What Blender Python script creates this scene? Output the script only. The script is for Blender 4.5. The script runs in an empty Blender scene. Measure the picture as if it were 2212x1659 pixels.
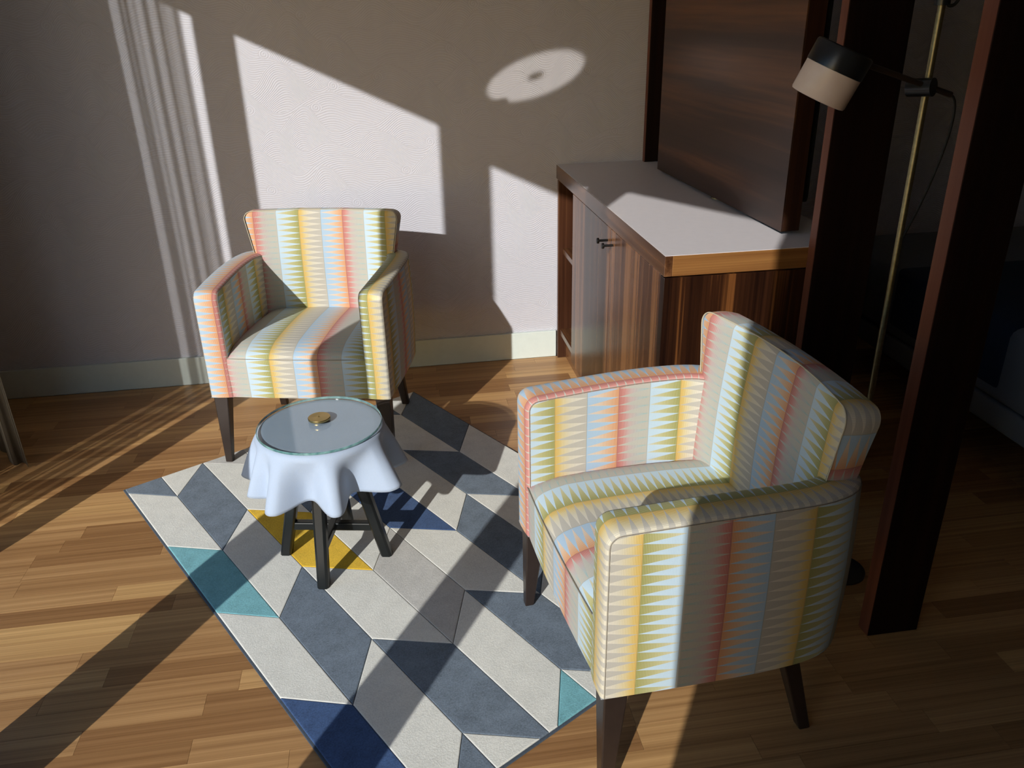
import bpy, bmesh, math, random
from mathutils import Vector, Matrix

random.seed(7)
scn = bpy.context.scene
COL = scn.collection
PI = math.pi
R = math.radians

# ---------------------------------------------------------------- camera
CAM = Vector((0.0, -3.4761, 1.4935))
YAW, PITCH, ROLL, FPX = 0.1465, 0.4334, 0.0211, 1770.5
cam_d = bpy.data.cameras.new('camera')
cam_d.sensor_fit = 'HORIZONTAL'
cam_d.sensor_width = 36.0
cam_d.lens = 36.0 * FPX / 2212.0
cam_d.clip_start = 0.02
cam = bpy.data.objects.new('camera', cam_d)
COL.objects.link(cam)
_f = Vector((math.sin(YAW) * math.cos(PITCH), math.cos(YAW) * math.cos(PITCH), -math.sin(PITCH)))
_r = Vector((math.cos(YAW), -math.sin(YAW), 0))
_d = _f.cross(_r)
_r2 = math.cos(ROLL) * _r + math.sin(ROLL) * _d
_d2 = -math.sin(ROLL) * _r + math.cos(ROLL) * _d
cam.matrix_world = Matrix((( _r2.x, -_d2.x, -_f.x, CAM.x), (_r2.y, -_d2.y, -_f.y, CAM.y),
                           (_r2.z, -_d2.z, -_f.z, CAM.z), (0, 0, 0, 1)))
scn.camera = cam

# ---------------------------------------------------------------- world, sun, exposure
SUN_AZ, SUN_EL = R(58.0), R(25.35)
SUN_DIR = Vector((math.cos(SUN_AZ) * math.cos(SUN_EL), math.sin(SUN_AZ) * math.cos(SUN_EL), -math.sin(SUN_EL)))
world = bpy.data.worlds.new('world')
scn.world = world
world.use_nodes = True
bg = world.node_tree.nodes['Background']
sky = world.node_tree.nodes.new('ShaderNodeTexSky')
sky.sky_type = 'NISHITA'
sky.sun_disc = False
sky.sun_elevation = SUN_EL
sky.sun_rotation = R(212.0)
sky.air_density = 1.0
sky.dust_density = .6
sky.ozone_density = 1.0
hs = world.node_tree.nodes.new('ShaderNodeHueSaturation')
hs.inputs['Saturation'].default_value = 1.5
world.node_tree.links.new(sky.outputs[0], hs.inputs['Color'])
world.node_tree.links.new(hs.outputs[0], bg.inputs[0])
bg.inputs[1].default_value = .12
sun_d = bpy.data.lights.new('sun', 'SUN')
sun_d.energy = 3.3
sun_d.angle = R(0.53)
sun_d.color = (1.0, 0.99, 0.98)
sun = bpy.data.objects.new('sun', sun_d)
COL.objects.link(sun)
sun.location = (-4, -6, 5)
sun.rotation_euler = SUN_DIR.to_track_quat('-Z', 'Y').to_euler()

vs = scn.view_settings
vs.view_transform = 'Standard'
vs.look = 'None'
vs.exposure = 0.30
vs.gamma = 1.0
vs.use_curve_mapping = False
cy = scn.cycles
cy.use_denoising = True
cy.use_adaptive_sampling = True
cy.adaptive_threshold = .05
cy.adaptive_min_samples = 16
cy.max_bounces = 6
cy.diffuse_bounces = 4
cy.glossy_bounces = 3
cy.transparent_max_bounces = 12
cy.sample_clamp_indirect = 6.0
cy.caustics_reflective = False
cy.caustics_refractive = False

# ---------------------------------------------------------------- helpers
def link(o, parent=None):
    COL.objects.link(o)
    if parent is not None:
        o.parent = parent
    return o

def tag(o, label=None, cat=None, group=None, kind=None):
    if label: o['label'] = label
    if cat: o['category'] = cat
    if group: o['group'] = group
    if kind: o['kind'] = kind
    return o

def empty(name, loc=(0, 0, 0), rz=0.0):
    o = bpy.data.objects.new(name, None)
    o.empty_display_size = 0.1
    o.location = loc
    o.rotation_euler = (0, 0, rz)
    return link(o)

class MB:
    """collects polygons with optional uv, builds one mesh object"""
    def __init__(self):
        self.v, self.f, self.uv, self.mi = [], [], [], []
    def vert(self, p):
        self.v.append(tuple(p)); return len(self.v) - 1
    def face(self, idx, uv=None, mi=0):
        self.f.append(tuple(idx)); self.uv.append(uv); self.mi.append(mi)
    def quad_pts(self, pts, uv=None, mi=0):
        self.face([self.vert(p) for p in pts], uv, mi)
    def grid(self, P, uvs=None, flip=False, mi=0, closed_u=False):
        n, m = len(P), len(P[0])
        ids = [[self.vert(p) for p in row] for row in P]
        for i in range(n if closed_u else n - 1):
            i2 = (i + 1) % n
            for j in range(m - 1):
                q = [ids[i][j], ids[i2][j], ids[i2][j + 1], ids[i][j + 1]]
                t = None
                if uvs:
                    t = [uvs[i][j], uvs[i2][j], uvs[i2][j + 1], uvs[i][j + 1]]
                if flip:
                    q = q[::-1]
                    t = t[::-1] if t else None
                self.face(q, t, mi)
        return ids
    def box(self, x0, x1, y0, y1, z0, z1, mi=0):
        p = [(x0, y0, z0), (x1, y0, z0), (x1, y1, z0), (x0, y1, z0), (x0, y0, z1), (x1, y0, z1), (x1, y1, z1), (x0, y1, z1)]
        b = [self.vert(q) for q in p]
        for f in ((0, 3, 2, 1), (4, 5, 6, 7), (0, 1, 5, 4), (1, 2, 6, 5), (2, 3, 7, 6), (3, 0, 4, 7)):
            self.face([b[k] for k in f], None, mi)
    def hexa(self, bot, top, mi=0):
        b = [self.vert(q) for q in list(bot) + list(top)]
        n = len(bot)
        self.face([b[k] for k in range(n)][::-1], None, mi)
        self.face([b[n + k] for k in range(n)], None, mi)
        for k in range(n):
            k2 = (k + 1) % n
            self.face([b[k], b[k2], b[n + k2], b[n + k]], None, mi)
    def tube(self, pts, r, n=10, closed=False, caps=True, mi=0):
        pts = [Vector(p) for p in pts]
        rings = []
        N = len(pts)
        prev = None
        for i, p in enumerate(pts):
            a = pts[(i - 1) % N] if (closed or i > 0) else p
            b = pts[(i + 1) % N] if (closed or i < N - 1) else p
            t = (b - a).normalized()
            if prev is None:
                ref = Vector((0, 0, 1)) if abs(t.z) < .9 else Vector((1, 0, 0))
                nrm = (ref - t * ref.dot(t)).normalized()
            else:
                nrm = (prev - t * prev.dot(t)).normalized()
            prev = nrm
            bn = t.cross(nrm)
            rr = r[i] if isinstance(r, (list, tuple)) else r
            rings.append([self.vert(p + rr * (math.cos(2 * PI * k / n) * nrm + math.sin(2 * PI * k / n) * bn)) for k in range(n)])
        for i in range(N if closed else N - 1):
            A, B = rings[i], rings[(i + 1) % N]
            for k in range(n):
                k2 = (k + 1) % n
                self.face([A[k], A[k2], B[k2], B[k]], None, mi)
        if caps and not closed:
            self.face(rings[0][::-1], None, mi)
            self.face(rings[-1], None, mi)
    def lathe(self, prof, n=48, mi=0, center=(0, 0)):
        rings = []
        for (r, z) in prof:
            if r < 1e-6:
                rings.append([self.vert((center[0], center[1], z))])
            else:
                rings.append([self.vert((center[0] + r * math.cos(2 * PI * k / n), center[1] + r * math.sin(2 * PI * k / n), z)) for k in range(n)])
        for A, B in zip(rings[:-1], rings[1:]):
            for k in range(n):
                k2 = (k + 1) % n
                if len(A) == 1 and len(B) == 1: continue
                if len(A) == 1: self.face([A[0], B[k2], B[k]], None, mi)
                elif len(B) == 1: self.face([A[k], A[k2], B[0]], None, mi)
                else: self.face([A[k], A[k2], B[k2], B[k]], None, mi)
    def build(self, name, mats, parent=None, smooth=False, bevel=0.0, merge=0.0, segs=2, angle=40):
        me = bpy.data.meshes.new(name)
        me.from_pydata(self.v, [], self.f)
        if not isinstance(mats, (list, tuple)): mats = [mats]
        for m in mats: me.materials.append(m)
        if any(u is not None for u in self.uv):
            lay = me.uv_layers.new(name='UVMap')
            k = 0
            for fi, f in enumerate(self.f):
                u = self.uv[fi]
                for j in range(len(f)):
                    if u is not None: lay.data[k].uv = u[j]
                    k += 1
        for fi, p in enumerate(me.polygons):
            p.material_index = self.mi[fi]
            p.use_smooth = smooth
        me.update()
        if merge or bevel:
            bm = bmesh.new(); bm.from_mesh(me)
            if merge: bmesh.ops.remove_doubles(bm, verts=bm.verts, dist=merge)
            if bevel:
                es = [e for e in bm.edges if len(e.link_faces) == 2 and e.calc_face_angle(0) > R(25)]
                bmesh.ops.bevel(bm, geom=es, offset=bevel, segments=segs, affect='EDGES', profile=.5, clamp_overlap=True)
            bmesh.ops.recalc_face_normals(bm, faces=bm.faces)
            bm.to_mesh(me); bm.free()
            for p in me.polygons: p.use_smooth = smooth
        if smooth:
            try: me.set_sharp_from_angle(angle=R(angle))
            except Exception: pass
        o = bpy.data.objects.new(name, me)
        return link(o, parent)

def box_obj(name, b, mat, parent=None, bevel=0.0):
    m = MB(); m.box(*b)
    return m.build(name, mat, parent, bevel=bevel)

# ---------------------------------------------------------------- node helpers
class NT:
    def __init__(self, name):
        self.m = bpy.data.materials.new(name)
        self.m.use_nodes = True
        self.t = self.m.node_tree
        self.b = self.t.nodes['Principled BSDF']
        self.out = self.t.nodes['Material Output']
    def n(self, typ, **kw):
        x = self.t.nodes.new(typ)
        for k, v in kw.items(): setattr(x, k, v)
        return x
    def set(self, sock, val):
        if hasattr(val, 'is_output') or isinstance(val, bpy.types.NodeSocket): self.t.links.new(val, sock)
        else: sock.default_value = val
    def math(self, op, a, b=0.0, c=None, clamp=False):
        x = self.n('ShaderNodeMath', operation=op, use_clamp=clamp)
        self.set(x.inputs[0], a); self.set(x.inputs[1], b)
        if c is not None: self.set(x.inputs[2], c)
        return x.outputs[0]
    def mixc(self, f, a, b, blend='MIX'):
        x = self.n('ShaderNodeMix', data_type='RGBA', blend_type=blend)
        self.set(x.inputs[0], f); self.set(x.inputs[6], a); self.set(x.inputs[7], b)
        return x.outputs[2]
    def mixf(self, f, a, b):
        x = self.n('ShaderNodeMix', data_type='FLOAT')
        self.set(x.inputs[0], f); self.set(x.inputs[2], a); self.set(x.inputs[3], b)
        return x.outputs[0]
    def ramp(self, f, stops, interp='LINEAR'):
        x = self.n('ShaderNodeValToRGB')
        cr = x.color_ramp
        cr.interpolation = interp
        while len(cr.elements) > 1: cr.elements.remove(cr.elements[-1])
        cr.elements[0].position = stops[0][0]; cr.elements[0].color = c4(stops[0][1])
        for p, c in stops[1:]:
            e = cr.elements.new(p); e.color = c4(c)
        self.set(x.inputs[0], f)
        return x.outputs[0]
    def coord(self, which='Object'):
        return self.n('ShaderNodeTexCoord').outputs[which]
    def mapping(self, vec, scale=(1, 1, 1), loc=(0, 0, 0), rot=(0, 0, 0)):
        x = self.n('ShaderNodeMapping')
        self.set(x.inputs[0], vec)
        x.inputs['Scale'].default_value = scale
        x.inputs['Location'].default_value = loc
        x.inputs['Rotation'].default_value = rot
        return x.outputs[0]
    def noise(self, vec, scale=5, detail=3, rough=.5, dist=0.0):
        x = self.n('ShaderNodeTexNoise')
        self.set(x.inputs['Vector'], vec)
        x.inputs['Scale'].default_value = scale
        x.inputs['Detail'].default_value = detail
        x.inputs['Roughness'].default_value = rough
        x.inputs['Distortion'].default_value = dist
        return x.outputs['Fac']
    def sep(self, vec):
        x = self.n('ShaderNodeSeparateXYZ'); self.set(x.inputs[0], vec)
        return x.outputs
    def comb(self, a, b, c):
        x = self.n('ShaderNodeCombineXYZ')
        for i, q in enumerate((a, b, c)): self.set(x.inputs[i], q)
        return x.outputs[0]
    def bump(self, h, strength=.3, dist=.002):
        x = self.n('ShaderNodeBump')
        x.inputs['Strength'].default_value = strength
        x.inputs['Distance'].default_value = dist
        self.set(x.inputs['Height'], h)
        self.t.links.new(x.outputs[0], self.b.inputs['Normal'])
    def base(self, c, rough=.5, metal=0.0, spec=.5):
        self.set(self.b.inputs['Base Color'], c4(c) if isinstance(c, (tuple, list)) else c)
        self.set(self.b.inputs['Roughness'], rough)
        self.b.inputs['Metallic'].default_value = metal
        self.b.inputs['Specular IOR Level'].default_value = spec
        return self

def c4(c):
    return tuple(c) + (1.0,) if len(c) == 3 else tuple(c)

def lin(r, g, b):
    f = lambda x: (x / 255 / 12.92) if x / 255 <= .04045 else ((x / 255 + .055) / 1.055) ** 2.4
    return (f(r), f(g), f(b))

def simple(name, col, rough=.5, metal=0.0, spec=.5, nscale=0, bump=.1, var=.08):
    k = NT(name)
    co = k.coord()
    n = k.noise(co, nscale or 40, 3)
    c1 = tuple(x * (1 - var) for x in col); c2 = tuple(min(1, x * (1 + var)) for x in col)
    k.base(k.ramp(n, [(.3, c1), (.7, c2)]), rough, metal, spec)
    if nscale: k.bump(n, bump, .001)
    return k.m

# ---------------------------------------------------------------- materials
COLW, TRIP = 0.083, 0.0209     # width of a woven column, height of one triangle

def make_fabric():
    k = NT('woven_triangle_fabric')
    uv = k.n('ShaderNodeUVMap').outputs[0]
    s = k.sep(uv)
    u, v = s[0], s[1]
    cm = k.math('FLOORED_MODULO', k.math('DIVIDE', u, COLW), 4.0)
    ci = k.math('FLOOR', cm)
    f = k.math('SUBTRACT', cm, ci)
    fv = k.math('FRACT', k.math('DIVIDE', v, TRIP))
    tri = k.math('MULTIPLY', k.math('ABSOLUTE', k.math('SUBTRACT', fv, .5)), 2.0)
    odd = k.math('MODULO', ci, 2.0)
    lim = k.mixf(odd, k.math('SUBTRACT', 1.0, f), f)
    mask = k.math('MULTIPLY_ADD', k.math('SUBTRACT', lim, tri), 30.0, .5, clamp=True)
    pos = k.math('DIVIDE', cm, 4.0)
    e = .0015
    bgc = k.ramp(pos, [(0, lin(222, 206, 190)), (.10, lin(222, 196, 172)), (.17, lin(222, 174, 132)), (.25 - e, lin(216, 142, 84)),
                       (.25, lin(186, 88, 78)), (.29, lin(202, 122, 114)), (.345, lin(196, 168, 164)), (.43, lin(172, 184, 180)), (.5 - e, lin(134, 182, 184)),
                       (.5, lin(214, 206, 178)), (.62, lin(190, 184, 122)), (.75 - e, lin(146, 144, 46)),
                       (.75, lin(214, 170, 50)), (.78, lin(218, 182, 86)), (.81, lin(218, 196, 136)), (.87, lin(216, 206, 180)), (1 - e, lin(222, 216, 206))])
    fgc = k.ramp(pos, [(0, lin(170, 194, 214)), (.25, lin(188, 184, 172)), (.5, lin(192, 212, 224)), (.75, lin(186, 180, 168))], 'CONSTANT')
    st = k.math('SINE', k.math('MULTIPLY', u, 2 * PI / .0030))
    st = k.math('MULTIPLY_ADD', st, .5, .5)
    bg2 = k.mixc(k.math('MULTIPLY', st, .30), bgc, k.mixc(.55, bgc, (.06, .05, .04, 1)))
    bg2 = k.mixc(k.math('MULTIPLY', k.math('SUBTRACT', 1.0, st), .22), bg2, c4(lin(238, 232, 218)))
    col = k.mixc(mask, bg2, fgc)
    # a fine dark thread along every column join
    edge = k.math('MINIMUM', f, k.math('SUBTRACT', 1.0, f))
    em = k.math('MULTIPLY', k.math('LESS_THAN', edge, .012), .22)
    col = k.mixc(em, col, (.10, .09, .08, 1))
    co = k.coord()
    nz = k.noise(co, 900, 2)
    col = k.mixc(k.math('MULTIPLY', nz, .14), col, (.25, .24, .22, 1))
    k.base(col, .78, spec=.25)
    k.b.inputs['Sheen Weight'].default_value = .08
    h = k.math('ADD', k.math('MULTIPLY', mask, .6), k.math('ADD', k.math('MULTIPLY', nz, .5), k.math('MULTIPLY', st, .25)))
    k.bump(h, .25, .0012)
    return k.m

def make_wallpaper():
    k = NT('embossed_wave_wallpaper')
    co = k.coord()
    s = k.sep(co)
    x0, z0 = s[0], s[2]
    wv = k.noise(k.mapping(co, (1, 1, 1)), 3.2, 2)
    x = k.math('ADD', x0, k.math('MULTIPLY', k.math('SUBTRACT', wv, .5), .10))
    wz = k.noise(k.mapping(co, (1, 1, 1), (5, 3, 1)), 5.0, 1)
    z = k.math('ADD', z0, k.math('MULTIPLY', k.math('SUBTRACT', wz, .5), .05))
    H = .082
    base = k.math('FLOOR', k.math('DIVIDE', z, H))
    d_out = None; idx_out = None
    # lowest row whose crest rises above the point lies in front
    for kk in (2, 1, 0, -1):
        r = k.math('ADD', base, float(kk))
        wn = k.n('ShaderNodeTexWhiteNoise', noise_dimensions='1D')
        k.set(wn.inputs['W'], r)
        sp = k.n('ShaderNodeSeparateColor'); k.set(sp.inputs[0], wn.outputs['Color'])
        ph1 = k.math('MULTIPLY', sp.outputs[0], 2 * PI)
        ph2 = k.math('MULTIPLY', sp.outputs[1], 2 * PI)
        # sharpened, leaning wave crest
        arg = k.math('ADD', k.math('MULTIPLY', x, 2 * PI / .37), ph1)
        lean = k.math('ADD', arg, k.math('MULTIPLY', k.math('SINE', arg), .55))
        c1 = k.math('SUBTRACT', 1.0, k.math('ABSOLUTE', k.math('SINE', k.math('MULTIPLY', lean, .5))))
        c2 = k.math('SINE', k.math('ADD', k.math('MULTIPLY', x, 2 * PI / .23), ph2))
        c1s = k.math('MULTIPLY', c1, k.math('SUBTRACT', 2.0, c1))
        crest = k.math('ADD', k.math('MULTIPLY', r, H),
                       k.math('ADD', k.math('MULTIPLY', c1s, .068), k.math('MULTIPLY', c2, .022)))
        d = k.math('SUBTRACT', crest, z)
        if d_out is None:
            d_out, idx_out = d, r
        else:
            sel = k.math('GREATER_THAN', d, 0.0)
            d_out = k.mixf(sel, d_out, d)
            idx_out = k.mixf(sel, idx_out, r)
    # curls at crests: spirals on a jittered lattice
    lines = k.math('SINE', k.math('MULTIPLY', d_out, 2 * PI / .0086))
    lines = k.math('MULTIPLY_ADD', lines, .5, .5)
    vor = k.n('ShaderNodeTexVoronoi', voronoi_dimensions='2D', feature='F1')
    cx = k.comb(k.math('MULTIPLY', x0, 3.7), k.math('MULTIPLY', z0, 4.2), 0.0)
    k.set(vor.inputs['Vector'], cx); vor.inputs['Scale'].default_value = 1.0; vor.inputs['Randomness'].default_value = .8
    sb = k.n('ShaderNodeVectorMath', operation='SUBTRACT')
    k.set(sb.inputs[0], cx); k.set(sb.inputs[1], vor.outputs['Position'])
    q = k.sep(sb.outputs[0])
    ang = k.math('ARCTAN2', q[1], q[0])
    spir = k.math('SINE', k.math('ADD', k.math('MULTIPLY', vor.outputs['Distance'], 2 * PI / .034), ang))
    spir = k.math('MULTIPLY_ADD', spir, .5, .5)
    inside = k.math('MULTIPLY_ADD', k.math('SUBTRACT', .085, vor.outputs['Distance']), 60.0, .5, clamp=True)
    h = k.mixf(inside, lines, spir)
    crisp = k.math('POWER', h, 1.6)
    outline = k.math('MULTIPLY_ADD', d_out, -260.0, 1.0, clamp=True)
    fine = k.noise(k.mapping(co, (1, 1, 1)), 350, 2)
    hh = k.math('SUBTRACT', k.math('ADD', crisp, k.math('MULTIPLY', fine, .25)), k.math('MULTIPLY', outline, .8))
    tone = k.noise(co, 1.1, 2)
    c = k.ramp(tone, [(.35, lin(203, 201, 207)), (.65, lin(209, 208, 215))])
    c = k.mixc(k.math('MULTIPLY', k.math('SUBTRACT', 1.0, crisp), .22), c, c4(lin(160, 146, 140)))  # relief shading put into the colour: darker between the raised lines
    c = k.mixc(k.math('MULTIPLY', outline, .20), c, c4(lin(150, 138, 132)))
    k.base(c, .72, spec=.3)
    k.bump(hh, .34, .0020)
    return k.m

def wood(name, axis, dark, mid, light, rough=.3, across=26, spec=.5, seed=0.0, wts=(.55, .14, .31), stops=(.34, .48, .62), perobj=False, coat=0.0, al=.55):
    """long-grained veneer; axis = grain direction in object space"""
    k = NT(name)
    co = k.coord()
    if perobj:
        oi = k.n('ShaderNodeObjectInfo')
        add = k.n('ShaderNodeVectorMath', operation='ADD')
        k.set(add.inputs[0], co)
        rv = k.comb(k.math('MULTIPLY', oi.outputs['Random'], 37.0), k.math('MULTIPLY', oi.outputs['Random'], 91.0), 0.0)
        k.set(add.inputs[1], rv)
        co = add.outputs[0]
    sc = [across] * 3; sc['xyz'.index(axis)] = al
    m1 = k.mapping(co, tuple(sc), (seed, seed * 1.7, seed * .6))
    n1 = k.noise(m1, 1.0, 3, .55, .25)
    sc2 = [across * 7] * 3; sc2['xyz'.index(axis)] = al * 2.5
    n2 = k.noise(k.mapping(co, tuple(sc2), (seed, 2, 5)), 1.0, 2, .6, .1)
    sc3 = [across * .28] * 3; sc3['xyz'.index(axis)] = al * .3
    n3 = k.noise(k.mapping(co, tuple(sc3), (3, seed, 1)), 1.0, 1)
    v = k.math('ADD', k.math('MULTIPLY', n1, wts[0]), k.math('ADD', k.math('MULTIPLY', n2, wts[1]), k.math('MULTIPLY', n3, wts[2])))
    col = k.ramp(v, [(stops[0], dark), (stops[1], mid), (stops[2], light)])
    if perobj:
        tone = k.ramp(oi.outputs['Random'], [(0, (.64, .56, .50)), (.22, (.84, .78, .72)), (.6, (1.0, .97, .93)), (.88, (1.10, 1.09, 1.02)), (1, (1.34, 1.40, 1.28))])
        col = k.mixc(1.0, col, tone, 'MULTIPLY')
    k.base(col, rough, spec=spec)
    k.b.inputs['Coat Weight'].default_value = coat
    k.bump(k.math('ADD', n2, k.math('MULTIPLY', n1, .5)), .07, .0008)
    return k.m

M = {}
M['fabric'] = make_fabric()
M['wallpaper'] = make_wallpaper()
M['piping'] = simple('piping_cord', lin(196, 186, 160), .75, nscale=600)
M['piping_dark'] = simple('seam_thread', lin(138, 130, 116), .8, nscale=600)
M['leg'] = simple('espresso_stained_leg', (.028, .018, .014), .34, spec=.45)
M['black_wood'] = simple('black_lacquered_wood', (.006, .0075, .008), .30, spec=.45)
M['baseboard'] = simple('painted_baseboard', lin(214, 222, 214), .38, spec=.5, var=.02)
M['plaster'] = simple('ceiling_plaster', lin(226, 224, 220), .9, nscale=80, var=.02)
M['taupe_wall'] = simple('taupe_wall_paint', lin(120, 104, 94), .85, nscale=60, var=.04)
M['bounce_ground'] = simple('pale_bounce_surface', lin(232, 232, 234), .8, nscale=12, var=.06)  # colour of the unseen ground added for bounce light
M['frame'] = simple('dark_window_frame', lin(92, 80, 70), .5, var=.04)
M['outside'] = simple('window_wall_plaster', lin(206, 196, 190), .85, nscale=60, var=.03)
FD, FM, FL = (.29, .145, .056), (.49, .275, .115), (.65, .385, .172)
M['plank'] = wood('oak_strip', 'x', FD, FM, FL, .38, 15, .45, perobj=True, wts=(.42, .13, .45), stops=(.30, .50, .72))
M['plank_field'] = wood('oak_strip_field', 'x', FD, FM, FL, .38, 15, .45, wts=(.42, .13, .45), stops=(.30, .50, .72))
M['subfloor'] = simple('joint_filler', (.045, .022, .010), .8)
WD, WM, WL = (.022, .0075, .004), (.070, .026, .012), (.25, .108, .042)
M['wood_v'] = wood('walnut_veneer_upright', 'z', WD, WM, WL, .27, 24, .5, seed=1.3)
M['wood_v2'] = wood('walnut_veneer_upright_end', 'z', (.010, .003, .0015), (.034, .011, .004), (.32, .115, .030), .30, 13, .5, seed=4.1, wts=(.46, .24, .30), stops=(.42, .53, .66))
M['wood_y'] = wood('walnut_veneer_edge', 'y', WD, (.11, .045, .018), (.22, .10, .040), .25, 24, .5, seed=2.2)
M['wood_x'] = wood('walnut_veneer_edge_cross', 'x', (.09, .033, .010), (.20, .082, .024), (.32, .15, .045), .30, 34, .5, seed=3.2)
M['wood_h'] = wood('walnut_veneer_screen_board', 'y', (.022, .010, .007), (.052, .023, .015), (.21, .085, .034), .34, 9, .45, seed=6.4, wts=(.5, .12, .38), stops=(.38, .52, .66), al=.16)
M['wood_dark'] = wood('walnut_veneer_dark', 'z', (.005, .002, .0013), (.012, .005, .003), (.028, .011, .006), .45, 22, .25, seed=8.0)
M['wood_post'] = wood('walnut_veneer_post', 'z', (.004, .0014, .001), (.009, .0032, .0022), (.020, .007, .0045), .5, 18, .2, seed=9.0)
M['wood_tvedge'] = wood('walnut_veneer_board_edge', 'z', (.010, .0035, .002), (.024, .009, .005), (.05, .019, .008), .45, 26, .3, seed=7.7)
M['laminate'] = simple('pale_lilac_grey_laminate', lin(230, 222, 222), .42, var=.015)
M['knob'] = simple('black_metal_knob', (.006, .006, .006), .35, spec=.5)
M['brass'] = None
M['tv'] = simple('tv_black_plastic', (.008, .010, .012), .35)
M['screen'] = simple('tv_glass', (.004, .005, .006), .08)
M['drape'] = simple('taupe_drape_cloth', lin(104, 94, 78), .9, nscale=300)
M['bed_cloth'] = simple('slate_grey_bed_cloth', lin(98, 104, 112), .9, nscale=500)
M['throw'] = simple('midnight_blue_throw', lin(24, 40, 62), .95, nscale=500)
M['lampblack'] = simple('black_lamp_enamel', (.010, .012, .016), .30, spec=.6)
M['cable'] = simple('black_rubber_cable', (.010, .009, .008), .6)
k = NT('opal_lamp_glass'); k.base(k.ramp(k.noise(k.coord(), 30, 2), [(.3, lin(228, 208, 196)), (.7, lin(234, 216, 206))]), .35); k.b.inputs['Subsurface Weight'].default_value = .0; M['opal'] = k.m
k = NT('aged_brass_tube'); k.base(k.ramp(k.noise(k.coord(), 120, 2), [(.3, lin(148, 138, 108)), (.7, lin(166, 156, 122))]), .42, 1.0); M['tube'] = k.m

def brushed_brass():
    k = NT('turned_brass')
    s = k.sep(k.coord())
    rad = k.math('SQRT', k.math('ADD', k.math('MULTIPLY', s[0], s[0]), k.math('MULTIPLY', s[1], s[1])))
    ring = k.noise(k.comb(k.math('MULTIPLY', rad, 1600.0), 0.0, 0.0), 1.0, 2)
    k.base(k.ramp(ring, [(.3, lin(176, 150, 96)), (.7, lin(206, 182, 122))]), .30, 1.0)
    k.bump(ring, .5, .0006)
    return k.m
M['brass'] = brushed_brass()

def make_cloth():
    k = NT('blue_grey_felt')
    co = k.coord()
    n = k.noise(co, 420, 3); n2 = k.noise(co, 7, 2)
    c = k.ramp(n2, [(.3, lin(176, 190, 210)), (.7, lin(182, 196, 216))])
    c = k.mixc(k.math('MULTIPLY', n, .16), c, c4(lin(126, 136, 154)))
    k.base(c, .9, spec=.2)
    k.b.inputs['Sheen Weight'].default_value = .15
    k.bump(n, .22, .001)
    return k.m
M['cloth'] = make_cloth()

def thin_glass(name, tint, refl=1.0, rough=.0):
    k = NT(name)
    tr = k.n('ShaderNodeBsdfTransparent'); tr.inputs[0].default_value = c4(tint)
    gl = k.n('ShaderNodeBsdfGlossy'); gl.inputs['Roughness'].default_value = rough
    fr = k.n('ShaderNodeFresnel')
    k.set(fr.inputs[0], k.mixf(k.n('ShaderNodeNewGeometry').outputs['Backfacing'], 1.5, 1 / 1.5))
    nz = k.noise(k.coord(), 3, 1)
    mx = k.n('ShaderNodeMixShader')
    k.set(mx.inputs[0], k.math('MULTIPLY', fr.outputs[0], k.math('MULTIPLY_ADD', nz, .02, refl), clamp=True))
    k.t.links.new(tr.outputs[0], mx.inputs[1]); k.t.links.new(gl.outputs[0], mx.inputs[2])
    k.t.links.new(mx.outputs[0], k.out.inputs[0])
    return k.m
M['pane'] = thin_glass('window_pane_glass', (.97, .985, .98), .6)
M['tabletop_glass'] = thin_glass('clear_tabletop_glass', (.95, .975, .97), 1.0)
k = NT('green_glass_edge')
k.base(k.ramp(k.noise(k.coord(), 60, 2), [(.3, lin(90, 140, 140)), (.7, lin(150, 196, 192))]), .08)
k.b.inputs['Transmission Weight'].default_value = .35
M['glass_edge'] = k.m

def make_sheer():
    k = NT('sheer_voile')
    geo = k.n('ShaderNodeNewGeometry')
    dp = k.n('ShaderNodeVectorMath', operation='DOT_PRODUCT')
    k.set(dp.inputs[0], geo.outputs['Incoming']); k.set(dp.inputs[1], geo.outputs['Normal'])
    c = k.math('MAXIMUM', k.math('ABSOLUTE', dp.outputs['Value']), .05)
    weave = k.noise(k.coord(), 700, 2)
    dens = k.math('MULTIPLY_ADD', weave, .10, 1.12)
    T = k.math('EXPONENT', k.math('MULTIPLY', k.math('DIVIDE', dens, c), -1.0))
    tr = k.n('ShaderNodeBsdfTransparent')
    df = k.n('ShaderNodeBsdfTranslucent'); df.inputs[0].default_value = (.62, .60, .56, 1)
    mx = k.n('ShaderNodeMixShader')
    k.set(mx.inputs[0], T)
    k.t.links.new(df.outputs[0], mx.inputs[1]); k.t.links.new(tr.outputs[0], mx.inputs[2])
    k.t.links.new(mx.outputs[0], k.out.inputs[0])
    return k.m
M['sheer'] = make_sheer()

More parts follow.
